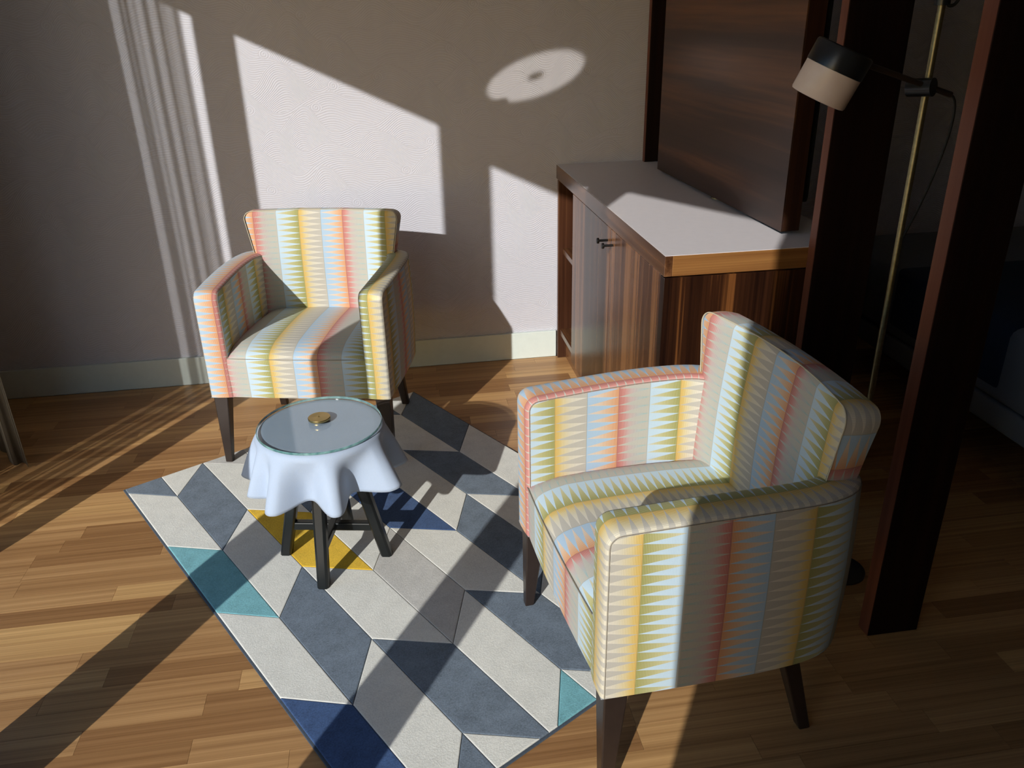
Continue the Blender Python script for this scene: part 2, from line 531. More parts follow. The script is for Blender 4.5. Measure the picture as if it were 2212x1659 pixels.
def pile(name, col, var=.12):
    k = NT(name)
    co = k.coord()
    n = k.noise(co, 260, 3, .6); n2 = k.noise(co, 22, 3, .6); n3 = k.noise(k.mapping(co, (1, 3.0, 1), rot=(0, 0, .5)), 90, 2)
    v = k.math('ADD', k.math('MULTIPLY', n, .45), k.math('ADD', k.math('MULTIPLY', n2, .35), k.math('MULTIPLY', n3, .2)))
    k.base(k.ramp(v, [(.32, tuple(x * (1 - 2 * var) for x in col)), (.5, col), (.68, tuple(min(1, x * (1 + 1.6 * var)) for x in col))]), .95, spec=.1)
    k.b.inputs['Sheen Weight'].default_value = .12
    k.bump(v, .5, .003)
    return k.m
RUGC = dict(c=pile('rug_pile_cream', lin(228, 225, 214), .07), d=pile('rug_pile_slate', lin(112, 123, 134), .20), n=pile('rug_pile_navy', lin(66, 90, 130), .20),
            t=pile('rug_pile_teal', lin(126, 184, 190), .14), y=pile('rug_pile_mustard', lin(238, 192, 58), .12), g=pile('rug_pile_taupe', lin(200, 196, 188), .10))
M['rug_base'] = pile('rug_binding', lin(74, 82, 92), .15)

# ---------------------------------------------------------------- the room shell
WX0 = -2.2                                    # window wall meets the back wall at x = WX0
WT = Vector((.481, -.8767, 0))                # along the slanted window wall
WN = Vector((.8767, .481, 0))                 # into the room
def wp(w, n, z):
    p = Vector((WX0, 0, 0)) + WT * w + WN * n
    return (p.x, p.y, z)
def wbox(m, w0, w1, n0, n1, z0, z1, mi=0):
    m.hexa([wp(w0, n0, z0), wp(w1, n0, z0), wp(w1, n1, z0), wp(w0, n1, z0)],
           [wp(w0, n0, z1), wp(w1, n0, z1), wp(w1, n1, z1), wp(w0, n1, z1)], mi)
CEIL = 2.62
HEAD = 2.226
SILL = .06
def w_of_s(s): return (s + 1.866) / .873
HD = .03                                      # half depth of the frames
EX = HD * .489 / .873                         # how far the frame depth widens a shadow, along w
W_EDGES = [w_of_s(q) for q in (-.885, -.562, -.437, .197, .377, .895, 1.056, 1.640)]

struct = lambda o: tag(o, kind='structure')
PLAN = [wp(-.14, -HD, 0)[:2], wp(5.32, -HD, 0)[:2], (3.6, -4.75), (3.6, .12), (WX0 - .1, .12)]
def slab(m, z0, z1):
    m.hexa([(x, y, z0) for x, y in PLAN], [(x, y, z1) for x, y in PLAN])
m = MB(); slab(m, -.06, -.011)
floor = struct(m.build('floor', M['subfloor']))
m = MB(); m.box(WX0 - .1, 3.6, 0, .12, -.06, CEIL)
wall_back = struct(m.build('wall_back', M['wallpaper']))
m = MB(); slab(m, CEIL, CEIL + .1)
struct(m.build('ceiling', M['plaster']))
m = MB(); m.box(3.45, 3.6, -4.75, .12, -.06, CEIL)
struct(m.build('wall_right', M['taupe_wall']))
m = MB(); m.box(.36, 3.6, -4.75, -4.6, -.06, CEIL)
struct(m.build('wall_front', M['plaster']))
# slanted window wall: solid pieces left and right of the glazing and above the head
m = MB()
wa, wb = W_EDGES[0], W_EDGES[7]
wbox(m, -.1, wa - EX, -HD, HD, -.06, CEIL)
wbox(m, wb + EX, 5.34, -HD, HD, -.06, CEIL)
wall_left = struct(m.build('wall_left', M['outside']))
m = MB()
wbox(m, wa - EX, wb + EX, -HD, HD, HEAD, CEIL)
struct(m.build('trim_1', M['outside']))
# glazing: frames (each a mullion) and panes
HEADS = [HEAD, HEAD, 2.153, 2.182]
wins = [(0, 1), (2, 3), (4, 5), (6, 7)]
for i, (a, b) in enumerate(wins):
    w0, w1 = W_EDGES[a] - EX, W_EDGES[b] + EX
    nm = 'window_%d' % (i + 1)
    m = MB()
    hd = HEADS[i]
    m.quad_pts([wp(w0, 0, SILL), wp(w0, 0, hd), wp(w1, 0, hd), wp(w1, 0, SILL)])
    pane = struct(m.build(nm, M['pane']))
    m = MB(); wbox(m, w0, w1, -HD, HD, -.011, SILL); m.build('bottom_rail', M['frame'], pane)
    if hd < HEAD:
        m = MB(); wbox(m, w0, w1, -HD, HD, hd, HEAD); m.build('top_rail', M['frame'], pane)
    if i < 3:
        w2 = W_EDGES[wins[i + 1][0]] - EX
        m = MB(); wbox(m, w1, w2, -HD, HD, -.011, HEAD); m.build('mullion', M['frame'], pane)
# added unseen ground outside the glazing, bounces sunlight up into the room
m = MB(); wbox(m, -3.0, 8.5, -5.0, -HD - .002, -.35, -.12)
struct(m.build('added_bounce_ground', M['bounce_ground']))
# baseboard on the back wall
m = MB(); m.box(-2.15, .7215, -.015, 0, 0, .127)
struct(m.build('baseboard_back', M['baseboard'], bevel=.002))
m = MB(); m.box(1.30, 3.45, -.015, 0, 0, .127)
struct(m.build('baseboard_right', M['baseboard'], bevel=.002))

# ---------------------------------------------------------------- floor strips, each a plank
def to_px(p):
    q = Vector(p) - CAM
    zc = q.dot(_f)
    if zc < .05: return None
    return (1106 + FPX * q.dot(_r2) / zc, 829.5 + FPX * q.dot(_d2) / zc)
unit = MB(); unit.box(0, 1, 0, 1, 0, 1)
STRIP = .0672
planks = []
rnd = random.Random(11)
row = 0
y = -.016
while y > -4.55:
    x = -2.4 + rnd.uniform(-.4, 0)
    while x < 3.4:
        L = rnd.uniform(.28, .62)
        planks.append((x, min(x + L, 3.42), y - STRIP, y))
        x += L
    y -= STRIP
RUG_O = Vector((-.969, -.892)); RUG_A = Vector((.8621, .5067)); RUG_B = Vector((.5067, -.8621))
RUG_W, RUG_L = 1.175, 1.715
def under_rug(x, y):
    d = Vector((x, y)) - RUG_O
    return .01 < d.dot(RUG_A) < RUG_W - .01 and .01 < d.dot(RUG_B) < RUG_L - .01
scored = []
for p in planks:
    x0, x1, y0, y1 = p
    vis = 0; area = 0
    for i in range(9):
        px, py = x0 + (x1 - x0) * (i + .5) / 9, (y0 + y1) / 2
        q = to_px((px, py, 0))
        if q and -10 < q[0] < 2222 and -10 < q[1] < 1669 and not under_rug(px, py) and not (px > .77 and py > -1.43 and px < 1.3):
            vis += 1
    if vis:
        d = (Vector(((x0 + x1) / 2, (y0 + y1) / 2, 0)) - CAM).length
        shade = 1.0 if x1 < 1.2 else .25
        scored.append((vis / 9 * (x1 - x0) / d ** 2 * shade, p))
scored.sort(key=lambda t: -t[0])
near = set(p for _, p in scored[:295])
um = None
GAP = .0006
for _, p in scored[:295]:
    x0, x1, y0, y1 = p
    if um is None:
        mm = MB(); mm.box(0, x1 - x0 - GAP, 0, y1 - y0 - GAP, 0, .0105)
        # unit-height strip; every plank shares it and is scaled to its own length
        mm = MB(); mm.box(0, 1, 0, 1, -.0105, 0)
        o = mm.build('plank', M['plank'], floor)
        um = o.data
    else:
        o = link(bpy.data.objects.new('plank', um), floor)
    o.location = (x0 + GAP / 2, y0 + GAP / 2, 0)
    o.scale = (x1 - x0 - GAP, y1 - y0 - GAP, 1)
m = MB()
for p in planks:
    if p not in near:
        x0, x1, y0, y1 = p
        m.box(x0 + GAP / 2, x1 - GAP / 2, y0 + GAP / 2, y1 - GAP / 2, -.0105, 0)
fo = m.build('plank_field', M['plank_field'], floor)
tag(fo, kind='stuff')

# ---------------------------------------------------------------- the rug
RT = .009
rug = empty('area_rug', (RUG_O.x, RUG_O.y, 0), math.atan2(RUG_A.y, RUG_A.x))
tag(rug, 'rectangular chevron patchwork rug in cream, slate, teal, mustard and navy on the oak floor', 'rug')
# in rug space: local x = a, local y = -b
m = MB(); m.box(-.006, RUG_W + .006, -RUG_L - .006, .006, .0004, .0052)
m.build('backing', M['rug_base'], rug, bevel=.0015)
LN = [0, .122, .27, .42, .57, .72, .87, 1.02, RUG_W]
PH = [.033, .165, 0, .152, 0, .15, 0, .15, 0]
PER = .3975
COLS = ['dctcnc', 'cdcdcd', 'gcycdc', 'cdcgct', 'ccncdc', 'cycdcd', 'dcdcdc', 'cdcdcd']
def clip_poly(poly, lo, hi):
    for (ax, lim, sgn) in ((1, lo, 1), (1, hi, -1)):
        out = []
        for i in range(len(poly)):
            p, q = poly[i - 1], poly[i]
            ip, iq = (p[1] - lim) * sgn >= 0, (q[1] - lim) * sgn >= 0
            if ip != iq:
                t = (lim - p[1]) / (q[1] - p[1])
                out.append((p[0] + (q[0] - p[0]) * t, lim))
            if iq: out.append(q)
        poly = out
        if not poly: return []
    return poly
def inset(poly, g):
    n = len(poly); out = []
    for i in range(n):
        a, b, c = Vector(poly[i - 1]), Vector(poly[i]), Vector(poly[(i + 1) % n])
        e1, e2 = (b - a), (c - b)
        if e1.length < 1e-5 or e2.length < 1e-5: out.append(b); continue
        e1.normalize(); e2.normalize()
        n1, n2 = Vector((-e1.y, e1.x)), Vector((-e2.y, e2.x))
        den = 1 + n1.dot(n2)
        if den < .25: den = .25
        out.append(b + (n1 + n2) * g / den)
    return out
for c in range(8):
    for kk in range(-1, 5):
        p = [(LN[c], PH[c] + PER * kk), (LN[c + 1], PH[c + 1] + PER * kk), (LN[c + 1], PH[c + 1] + PER * (kk + 1)), (LN[c], PH[c] + PER * (kk + 1))]
        if kk == -1 and False: pass
        p = clip_poly(p, 0.0, RUG_L)
        pts = []
        for q in p:
            if not pts or (Vector(q) - Vector(pts[-1])).length > 1e-4: pts.append(q)
        if len(pts) > 2 and (Vector(pts[0]) - Vector(pts[-1])).length < 1e-4: pts.pop()
        if len(pts) < 3: continue
        ar = sum(pts[i - 1][0] * pts[i][1] - pts[i][0] * pts[i - 1][1] for i in range(len(pts))) / 2
        if abs(ar) < 3e-4: continue
        if ar < 0: pts = pts[::-1]
        a1 = inset(pts, .0007); a2 = inset(pts, .0013); a3 = inset(pts, .0032)
        m = MB()
        f3 = lambda P, z: [(q[0], -q[1], z) for q in P]
        r0, r1, r2, r3 = f3(a1, .003), f3(a1, RT - .0016), f3(a2, RT - .0005), f3(a3, RT)
        rings = [[m.vert(q) for q in rr] for rr in (r0, r1, r2, r3)]
        n = len(pts)
        for A, B in zip(rings[:-1], rings[1:]):
            for i in range(n):
                j = (i + 1) % n
                m.face([A[j], A[i], B[i], B[j]])
        m.face(rings[-1][::-1])
        m.face(rings[0])
        o = m.build('pile_patch', RUGC[COLS[c][kk + 1]], rug)
        for pz in o.data.polygons: pz.use_smooth = False

# ---------------------------------------------------------------- upholstered armchairs
def smooth_path(ctrl, n):
    """Catmull-Rom through control points, n samples"""
    P = [Vector(c) for c in ctrl]
    P = [P[0] * 2 - P[1]] + P + [P[-1] * 2 - P[-2]]
    seg = len(P) - 3
    out = []
    for i in range(n):
        t = i / (n - 1) * seg
        k = min(int(t), seg - 1); f = t - k
        a, b, c, d = P[k:k + 4]
        out.append(.5 * ((2 * b) + (c - a) * f + (2 * a - 5 * b + 4 * c - d) * f * f + (3 * b - a - 3 * c + d) * f ** 3))
    return out

BZ, AZ = .2635, .645            # underside of the body, top of the arms

def arm_mesh(side):
    """side=-1 viewer's left, +1 viewer's right"""
    NZ = 10
    ctrl = [(.276, -.312), (.285, -.17), (.2915, -.03), (.292, .055), (.287, .122), (.268, .172), (.228, .202), (.17, .212)]
    fine = smooth_path(ctrl, 400)
    cum = [0.0]
    for a, b in zip(fine[:-1], fine[1:]): cum.append(cum[-1] + (b - a).length)
    want = [0, .0012, .0032, .0062, .0102, .0152, .0215, .030, .045]
    while want[-1] < cum[-1] - .02: want.append(want[-1] + .0185)
    want.append(cum[-1])
    mid = []
    for l in want:
        kx = min(range(400), key=lambda q: abs(cum[q] - l))
        k0 = min(398, max(0, kx if cum[kx] <= l else kx - 1))
        f_ = (l - cum[k0]) / (cum[k0 + 1] - cum[k0])
        mid.append(fine[k0].lerp(fine[k0 + 1], max(0, min(1, f_))))
    NL = len(mid)
    ls = [0.0]
    for a, b in zip(mid[:-1], mid[1:]): ls.append(ls[-1] + (b - a).length)
    nor = []
    for i in range(NL):
        a, b = mid[max(0, i - 1)], mid[min(NL - 1, i + 1)]
        t = (b - a).normalized(); nor.append(Vector((t.y, -t.x)))   # outward for the right arm
    RC, RB, HT = .030, .009, .040
    def ztop(l):
        z = AZ + .010 * math.sin(min(1, max(0, l / .55)) * PI) * .8
        if l < RC: z -= RC - math.sqrt(max(0, RC * RC - (RC - l) ** 2))
        if l > .45: z -= .02 * ((l - .45) / .15) ** 2
        return z
    def nrm_lz(l):
        if l >= RC: return 0.0, 1.0
        a_ = (l - RC) / RC
        return a_, math.sqrt(max(0, 1 - a_ * a_))
    def P(l_i, lofs, w, z):
        i = l_i
        p = mid[i] + nor[i] * w
        if lofs:
            t = (mid[1] - mid[0]).normalized()
            p = p + t * lofs
        # slight tumble: sides swell outward mid-height
        return (side * p.x, p.y, z)
    m = MB()
    zf = [j / NZ for j in range(NZ + 1)]
    # column set: denser near the front corner
    for face, w in (('out', HT), ('in', -HT)):
        G, U = [], []
        for i in range(NL):
            nl, nz = nrm_lz(ls[i])
            zt = ztop(ls[i]) - nz * RB
            gro, ur = [], []
            for f in zf:
                z = BZ + (zt - BZ) * f
                bulge = .006 * math.sin(PI * f) * min(1, ls[i] / .2) if face == 'out' else 0
                gro.append(P(i, -nl * RB, w + bulge, z))
                if face == 'out': ur.append((3 * COLW - (ls[i] - .067), z * .93))
                else: ur.append((ls[i] + .012 + 2 * COLW, z * .93))
            G.append(gro); U.append(ur)
        fl = (face == 'out') == (side > 0)
        m.grid(G, U, flip=not fl)
    # band running up the front and back along the top
    border = []
    for f in zf: border.append((0, BZ + (ztop(0.0) - BZ) * f, 'f'))
    for i in range(1, NL): border.append((i, ztop(ls[i]), 't'))
    G, U = [], []
    v = BZ
    pv = None
    for (i, z, kind) in border:
        l = ls[i]
        if pv: v += math.hypot(l - pv[0], z - pv[1])
        pv = (l, z)
        row, ur = [], []
        for (w, ins) in ((HT, RB), (HT - .3 * RB, .3 * RB), (HT - RB, 0), (HT * .33, -.0015), (-HT * .33, -.0015), (-HT + RB, 0), (-HT + .3 * RB, .3 * RB), (-HT, RB)):
            nl, nz = (-1.0, 0.0) if kind == 'f' else nrm_lz(l)
            p = P(i, -nl * ins, w, z - nz * ins)
            row.append(p)
            xx = side * (.28 + w)
            ur.append((xx + .007 - (.031 if side > 0 else 0), v * .93))
        G.append(row); U.append(ur)
    m.grid(G, U, flip=(side > 0))
    # underside
    G = [[P(i, 0, HT, BZ), P(i, 0, -HT, BZ)] for i in range(NL)]
    m.grid(G, [[(0, 0), (0, 0)]] * NL, flip=(side > 0))
    # piping along both edges of the band
    pipes = []
    for w in (HT - .0004, -HT + .0002):
        path = []
        for (i, z, kind) in border:
            nl, nz = (-1.0, 0.0) if kind == 'f' else nrm_lz(ls[i])
            path.append(P(i, -nl * RB * .8, w, z - nz * RB * .8))
        pipes.append(path)
    return m, pipes

def back_y(x, z):
    e = (x / .27) ** 2
    return .158 - .034 * e + .075 * max(0, z - .43)

def build_chair(name, loc, rz, foot):
    """foot: height of each foot's ground above the chair origin, order FL FR RL RR"""
    root = empty(name, loc, rz)
    for side in (-1, 1):
        m, pipes = arm_mesh(side)
        a = m.build('arm', M['fabric'], root, smooth=True, merge=.0002, angle=60)
        for path in pipes:
            q = MB(); q.tube(path, .0011, 6); q.build('piping', M['piping_dark'], a, smooth=True)
    # backrest
    NX, NZ = 26, 20
    z0, z1 = .30, .805
    RCN = .034
    def hw(z):
        b = .262 + .031 * max(0, min(1, (z - .62) / .18))
        if z > z1 - RCN:
            t = z - (z1 - RCN); b -= RCN - math.sqrt(max(0, RCN * RCN - t * t))
        return b
    zs = [z0 + (z1 - RCN - z0) * i / 13 for i in range(14)] + [z1 - RCN + RCN * math.sin(PI / 2 * (i + 1) / 7) for i in range(7)]
    rear = lambda x, z: .236 - .022 * (x / .29) ** 2 + .020 * max(0, (z - .60) / .2)
    m = MB()
    for face in ('f', 'r'):
        G, U = [], []
        for z in zs:
            h = max(.001, hw(z) - .004)
            row, ur = [], []
            for i in range(NX + 1):
                x = -h + 2 * h * i / NX
                dome = .010 * (1 - (x / .3) ** 2) * math.sin(PI * min(1, max(0, (z - .42) / (z1 - .42))))
                yy = back_y(x, z) - dome if face == 'f' else rear(x, z)
                # soften toward the rim
                rim = min(1, (h - abs(x)) / .014, max(.0, (z1 - z)) / .014 + .001)
                rim = 1 - (1 - max(0, rim)) ** 2
                yy += (.007 if face == 'f' else -.007) * (1 - rim)
                zr = z if face == 'f' else z - .010 * max(0, (z - .70) / (z1 - .70))
                row.append((x, yy, zr)); ur.append((x + .007, z))
            G.append(row); U.append(ur)
        m.grid(G, U, flip=(face == 'r'))
    # boxing strip round the rim, columns wrap over the top and down the sides
    rim_pts = [(-hw(z), z) for z in zs] + [(-hw(z1) * 0 + x, z1) for x in [-hw(z1) + 2 * hw(z1) * i / 18 for i in range(1, 18)]] + [(hw(z), z) for z in reversed(zs)]
    arc = [0.0]
    for a, b in zip(rim_pts[:-1], rim_pts[1:]): arc.append(arc[-1] + math.hypot(b[0] - a[0], b[1] - a[1]))
    midarc = arc[-1] / 2
    G, U = [], []
    for (x, z), s in zip(rim_pts, arc):
        yf = back_y(x, z) + .007; yr = rear(x, z) - .007
        row, ur = [], []
        n = 6
        for j in range(n + 1):
            t = j / n
            bul = .004 * math.sin(PI * t)
            nx = 1 if x > 0 else -1
            lo = .010 * t * max(0, (z - .70) / (z1 - .70))
            if z >= z1 - 1e-6: p = (x, yf + (yr - yf) * t, z + bul - lo)
            else:
                k2 = max(0, (z - (z1 - RCN)) / RCN)
                p = (x + nx * bul * (1 - k2), yf + (yr - yf) * t, z + bul * k2 - lo)
            row.append(p); ur.append((s - midarc + .007, (yf + (yr - yf) * t)))
        G.append(row); U.append(ur)
    m.grid(G, U, flip=False)
    bk = m.build('backrest', M['fabric'], root, smooth=True, merge=.0003, angle=50)
    q = MB(); q.tube([(x, back_y(x, z) + .005, z) for (x, z) in rim_pts if z > .60], .0015, 6); q.build('piping', M['piping'], bk, smooth=True)
    # seat: front panel rolls over into a domed cushion
    m = MB()
    NXS = 24
    prof = [(-.306, BZ), (-.3065, BZ + .05), (-.307, BZ + .10), (-.307, .392), (-.3065, .404)]
    top = [(-.304, .412), (-.297, .4215), (-.284, .430), (-.262, .437)]
    ys = [-.23 + i * (.175 + .23) / 14 for i in range(15)]
    line = prof + top + [(yy, None) for yy in ys]
    G, U = [], []
    for i in range(NXS + 1):
        x = -.252 + .504 * i / NXS
        e = abs(x / .252)
        row, ur = [], []
        v = BZ; pv = None
        for (yy, zz) in line:
            if zz is None:
                t = (yy + .262) / .437
                zc = .4395 + .010 * math.sin(PI * min(1, t * .9 + .1)) - .010 * t
                zz2 = zc
            else: zz2 = zz
            if yy > -.3045 or zz is None:
                drop = .026 * max(0, (e - .72) / .28) ** 2
                frac = max(0, min(1, (zz2 - .404) / .03))
                zz2 = zz2 - drop * frac
            bow = -.006 * (1 - e * e)
            py = yy + (bow if (zz is not None) else bow * max(0, 1 - (yy + .262) / .1))
            row.append((x, py, zz2))
            if pv: v += math.hypot(py - pv[0], zz2 - pv[1])
            pv = (py, zz2)
            ur.append((x + .007, v))
        G.append(row); U.append(ur)
    m.grid(G, U, flip=True)
    G = [[(-.252 + .504 * i / 4, -.306, BZ), (-.252 + .504 * i / 4, .21, BZ)] for i in range(5)]
    m.grid(G, [[(0, 0), (0, 0)]] * 5, flip=False)
    st = m.build('seat', M['fabric'], root, smooth=True, angle=70)
    q = MB(); q.tube([(-.24 + .48 * i / 16, -.3085 - .006 * (1 - ((-.24 + .48 * i / 16) / .252) ** 2), .4085) for i in range(17)], .0012, 6)
    q.build('piping', M['piping_dark'], st, smooth=True)
    # legs
    zt = BZ + .01
    for n, (sx, fr) in enumerate(((-1, 1), (1, 1), (-1, 0), (1, 0))):
        m = MB()
        zb = foot[n]
        if fr:
            a, b = .052, .024
            ox, oy = sx * .311, -.306                          # outer front corner stays upright
            def ring(sz, z): return [(ox, oy, z), (ox - sx * sz, oy, z), (ox - sx * sz, oy + sz, z), (ox, oy + sz, z)]
            bot, top_ = ring(b, zb), ring(a, zt)
        else:
            cx0, cy0, cx1, cy1 = sx * .238, .118, sx * .256, .196
            def ring2(cx, cy, h, z): return [(cx - h, cy - h, z), (cx + h, cy - h, z), (cx + h, cy + h, z), (cx - h, cy + h, z)]
            bot, top_ = ring2(cx1, cy1, .0135, zb), ring2(cx0, cy0, .021, zt)
        if sx < 0 and fr: bot, top_ = bot[::-1], top_[::-1]
        m.hexa(bot, top_)
        m.build('leg', M['leg'], root, bevel=.003)
    return root

ch1 = build_chair('armchair', (-.2831, -.535, RT), -.2214, [0, 0, -RT, 0])
tag(ch1, 'triangle-patterned upholstered armchair against the wave wallpaper, behind the small round table', 'armchair', 'matching patterned armchairs')
ch2 = build_chair('armchair', (.6129, -1.9901, RT), -1.4781, [0, -RT, -RT, -RT])
tag(ch2, 'triangle-patterned upholstered armchair in the foreground beside the walnut cabinet, half in shade', 'armchair', 'matching patterned armchairs')

# ---------------------------------------------------------------- stool table, cloth, glass, brass disc
SC = Vector((-.235, -1.395, 0))
stool = empty('stool', (SC.x, SC.y, RT), R(-11.5))
tag(stool, 'black wooden four-legged stool with crossed stretchers under the blue-grey cloth', 'stool')
ZS = .436 - RT
m = MB(); m.lathe([(0, ZS - .022), (.155, ZS - .022), (.16, ZS - .018), (.16, ZS - .004), (.156, ZS), (0, ZS)], 48)
m.build('seat', M['black_wood'], stool, smooth=True)
for k4 in range(4):
    a = k4 * PI / 2
    m = MB()
    def oct_ring(rad, h, z, ch):
        t = Vector((math.cos(a), math.sin(a), 0)); n = Vector((-math.sin(a), math.cos(a), 0))
        c = t * rad
        pts = []
        for (p, q) in ((h, -h + ch), (h, h - ch), (h - ch, h), (-h + ch, h), (-h, h - ch), (-h, -h + ch), (-h + ch, -h), (h - ch, -h)):
            v = c + t * p + n * q
            pts.append((v.x, v.y, z))
        return pts
    m.hexa(oct_ring(.152, .0165, 0, .006), oct_ring(.062, .0185, ZS - .02, .006))
    m.build('leg', M['black_wood'], stool, bevel=.0015)
for k2 in range(2):
    a = k2 * PI / 2
    m = MB()
    t = Vector((math.cos(a), math.sin(a), 0)); n = Vector((-math.sin(a), math.cos(a), 0))
    h0, h1 = .098 - RT, .124 - RT
    if k2: h0, h1 = h0 + .001, h1 + .001
    for dd in ((-1, 1),):
        A, B = t * -.121, t * .121
        m.hexa([tuple(A - n * .011 + Vector((0, 0, h0))), tuple(B - n * .011 + Vector((0, 0, h0))), tuple(B + n * .011 + Vector((0, 0, h0))), tuple(A + n * .011 + Vector((0, 0, h0)))],
               [tuple(A - n * .011 + Vector((0, 0, h1))), tuple(B - n * .011 + Vector((0, 0, h1))), tuple(B + n * .011 + Vector((0, 0, h1))), tuple(A + n * .011 + Vector((0, 0, h1)))])
    m.build('stretcher', M['black_wood'], stool, bevel=.0035)

def make_tablecloth():
    NA, NR = 288, 26
    ztop = .4395
    r0 = .163
    cam_a = math.atan2(CAM.y - SC.y, CAM.x - SC.x)
    # (angle right of camera, half width deg, outward reach, hang)
    lobes = [(-98, 12, .050, 0), (-68, 10, .048, .004), (-42, 12, .058, .020), (3, 11, .054, .020), (50, 13, .066, .010), (84, 10, .050, .0), (122, 13, .056, .0), (160, 13, .056, .0), (200, 13, .056, .0), (234, 11, .052, 0)]
    G = []
    for i in range(NA):
        th = 2 * PI * i / NA
        rel = -math.degrees(th - cam_a)          # positive toward image right is clockwise seen from above
        rel = -rel
        reach = 0.0; hang = 0
        for (c, w, amp, hg) in lobes:
            d = (rel - c + 180) % 360 - 180
            g = math.exp(-(d / w) ** 2 * 1.1)
            reach += amp * g
            hang += hg * g
        base = .006
        row = []
        for j in range(NR + 1):
            t = j / NR
            if t < .30:
                r = r0 * (t / .30); z = ztop
            else:
                s = (t - .30) / .70                   # along the drop
                L = .150 * s
                ou = base + reach
                # quarter turn over the rim, then hang with a flare that grows downward
                rr = .012
                turn = min(1.0, L / (rr * PI / 2))
                r = r0 + rr * math.sin(turn * PI / 2)
                z = ztop - rr * (1 - math.cos(turn * PI / 2))
                if L > rr * PI / 2:
                    q = (L - rr * PI / 2)
                    full = .150 - rr * PI / 2
                    fl = q / full
                    slope = min(.86, ou / full * 1.15)
                    o_ = ou * (fl ** .85)
                    r += o_ - .032 * (1 - min(1, reach / .05)) * math.sin(fl * PI * .60)
                    z -= q * math.sqrt(max(.25, 1 - (slope * .75) ** 2)) + hang * fl
            row.append((SC.x + r * math.cos(th), SC.y + r * math.sin(th), z))
        G.append(row)
    m = MB()
    m.grid(G, None, closed_u=True)
    o = m.build('tablecloth', M['cloth'], None, smooth=True, merge=.0001, angle=180)
    so = o.modifiers.new('thick', 'SOLIDIFY'); so.thickness = .0028; so.offset = 1.0
    return o
tc = make_tablecloth()
tag(tc, 'blue-grey felt cloth draped in soft folds over the black stool', 'tablecloth')

GZ0, GZ1, GR = .4430, .4505, .1715
m = MB()
m.lathe([(0, GZ0), (GR - .0015, GZ0)], 96, 0, (0, 0))
m.lathe([(GR - .0015, GZ0), (GR, GZ0 + .0015), (GR, GZ1 - .0015), (GR - .0015, GZ1)], 96, 1)
m.lathe([(GR - .0015, GZ1), (0, GZ1)], 96, 0)
gl = m.build('glass_disc', [M['tabletop_glass'], M['glass_edge']], None, smooth=True, merge=.00005, angle=30)
gl.location = (SC.x, SC.y, 0)
tag(gl, 'round clear glass plate with greenish edge lying on the blue-grey cloth', 'glass plate')

m = MB()
m.lathe([(0, 0), (.0295, 0), (.0310, .0012), (.0310, .0055), (.0298, .0068), (.0030, .0068), (.0022, .0060), (0, .0060)], 64)
br = m.build('brass_disc', M['brass'], None, smooth=True, angle=25)
P690 = (-.237, -1.371)
br.location = (P690[0], P690[1], GZ1 + .0003)
tag(br, 'small turned brass disc in the middle of the glass plate', 'coaster')

# added area light, stands in for sunlight the glass plate reflects onto the wallpaper
rl = bpy.data.lights.new('added_glint_light', 'AREA')
rl.shape = 'ELLIPSE'
up = Vector((SUN_DIR.x, SUN_DIR.y, -SUN_DIR.z))
rl.size = 2 * GR * .99
rl.size_y = 2 * GR * math.sin(SUN_EL) * .99
rl.energy = .07
rl.spread = R(1.2)
rl.use_nodes = True
_lt = rl.node_tree
_em = next(n for n in _lt.nodes if n.type == 'EMISSION')
_pa = _lt.nodes.new('ShaderNodeNewGeometry')
_vd = _lt.nodes.new('ShaderNodeVectorMath'); _vd.operation = 'DISTANCE'
_vd.inputs[1].default_value = (.5, .5, 0)
_gt = _lt.nodes.new('ShaderNodeMath'); _gt.operation = 'GREATER_THAN'; _gt.inputs[1].default_value = .085   # mask darkens the centre in place of the brass disc
_lt.links.new(_pa.outputs['Parametric'], _vd.inputs[0])
_lt.links.new(_vd.outputs['Value'], _gt.inputs[0])
_lt.links.new(_gt.outputs[0], _em.inputs['Strength'])
rl.color = (1.0, .95, .87)
ro = bpy.data.objects.new('added_glint_light', rl); link(ro)
zc = -up                                    # area lights shine along local -Z
xc = Vector((0, 0, 1)).cross(up).normalized()
yc = zc.cross(xc)
ctr = Vector((SC.x, SC.y, GZ1)) + up * .185
ro.matrix_world = Matrix(((xc.x, yc.x, zc.x, ctr.x), (xc.y, yc.y, zc.y, ctr.y), (xc.z, yc.z, zc.z, ctr.z), (0, 0, 0, 1)))

# ---------------------------------------------------------------- walnut cabinet
CX, CE, CH, CT, CXB = .7227, -1.4322, .8758, .0583, 1.285
cab = empty('cabinet', (CX, CE, 0))
tag(cab, 'low walnut cabinet with pale lilac-grey top and two knobbed doors by the wallpapered wall', 'cabinet')
def cb(name, b, mat, parent=None, bevel=.0012):
    """box given in room coordinates, stored relative to the cabinet's base"""
    m = MB(); m.box(b[0] - CX, b[1] - CX, b[2] - CE, b[3] - CE, b[4], b[5])
    return m.build(name, mat, parent or cab, bevel=bevel)
zt0 = CH - CT
cb('edge_band', (CX, CX + .022, CE, -.001, zt0, CH - .0012), M['wood_y'])
cb('edge_band', (CX + .0222, CXB, CE, CE + .022, zt0, CH - .0012), M['wood_x'])
cb('top_board', (CX + .0222, CXB, CE + .0222, -.001, zt0, CH - .0022), M['wood_dark'])
cb('laminate_top', (CX + .0008, CXB, CE + .0008, -.001, CH - .0012, CH), M['laminate'], bevel=0)
gp = .004
cb('side_panel', (CX + .002, CXB, -.036, -.0155, 0, zt0 - gp), M['wood_v'])
cb('divider_panel', (CX + .024, CXB, -.328, -.310, .10, zt0 - gp), M['wood_dark'])
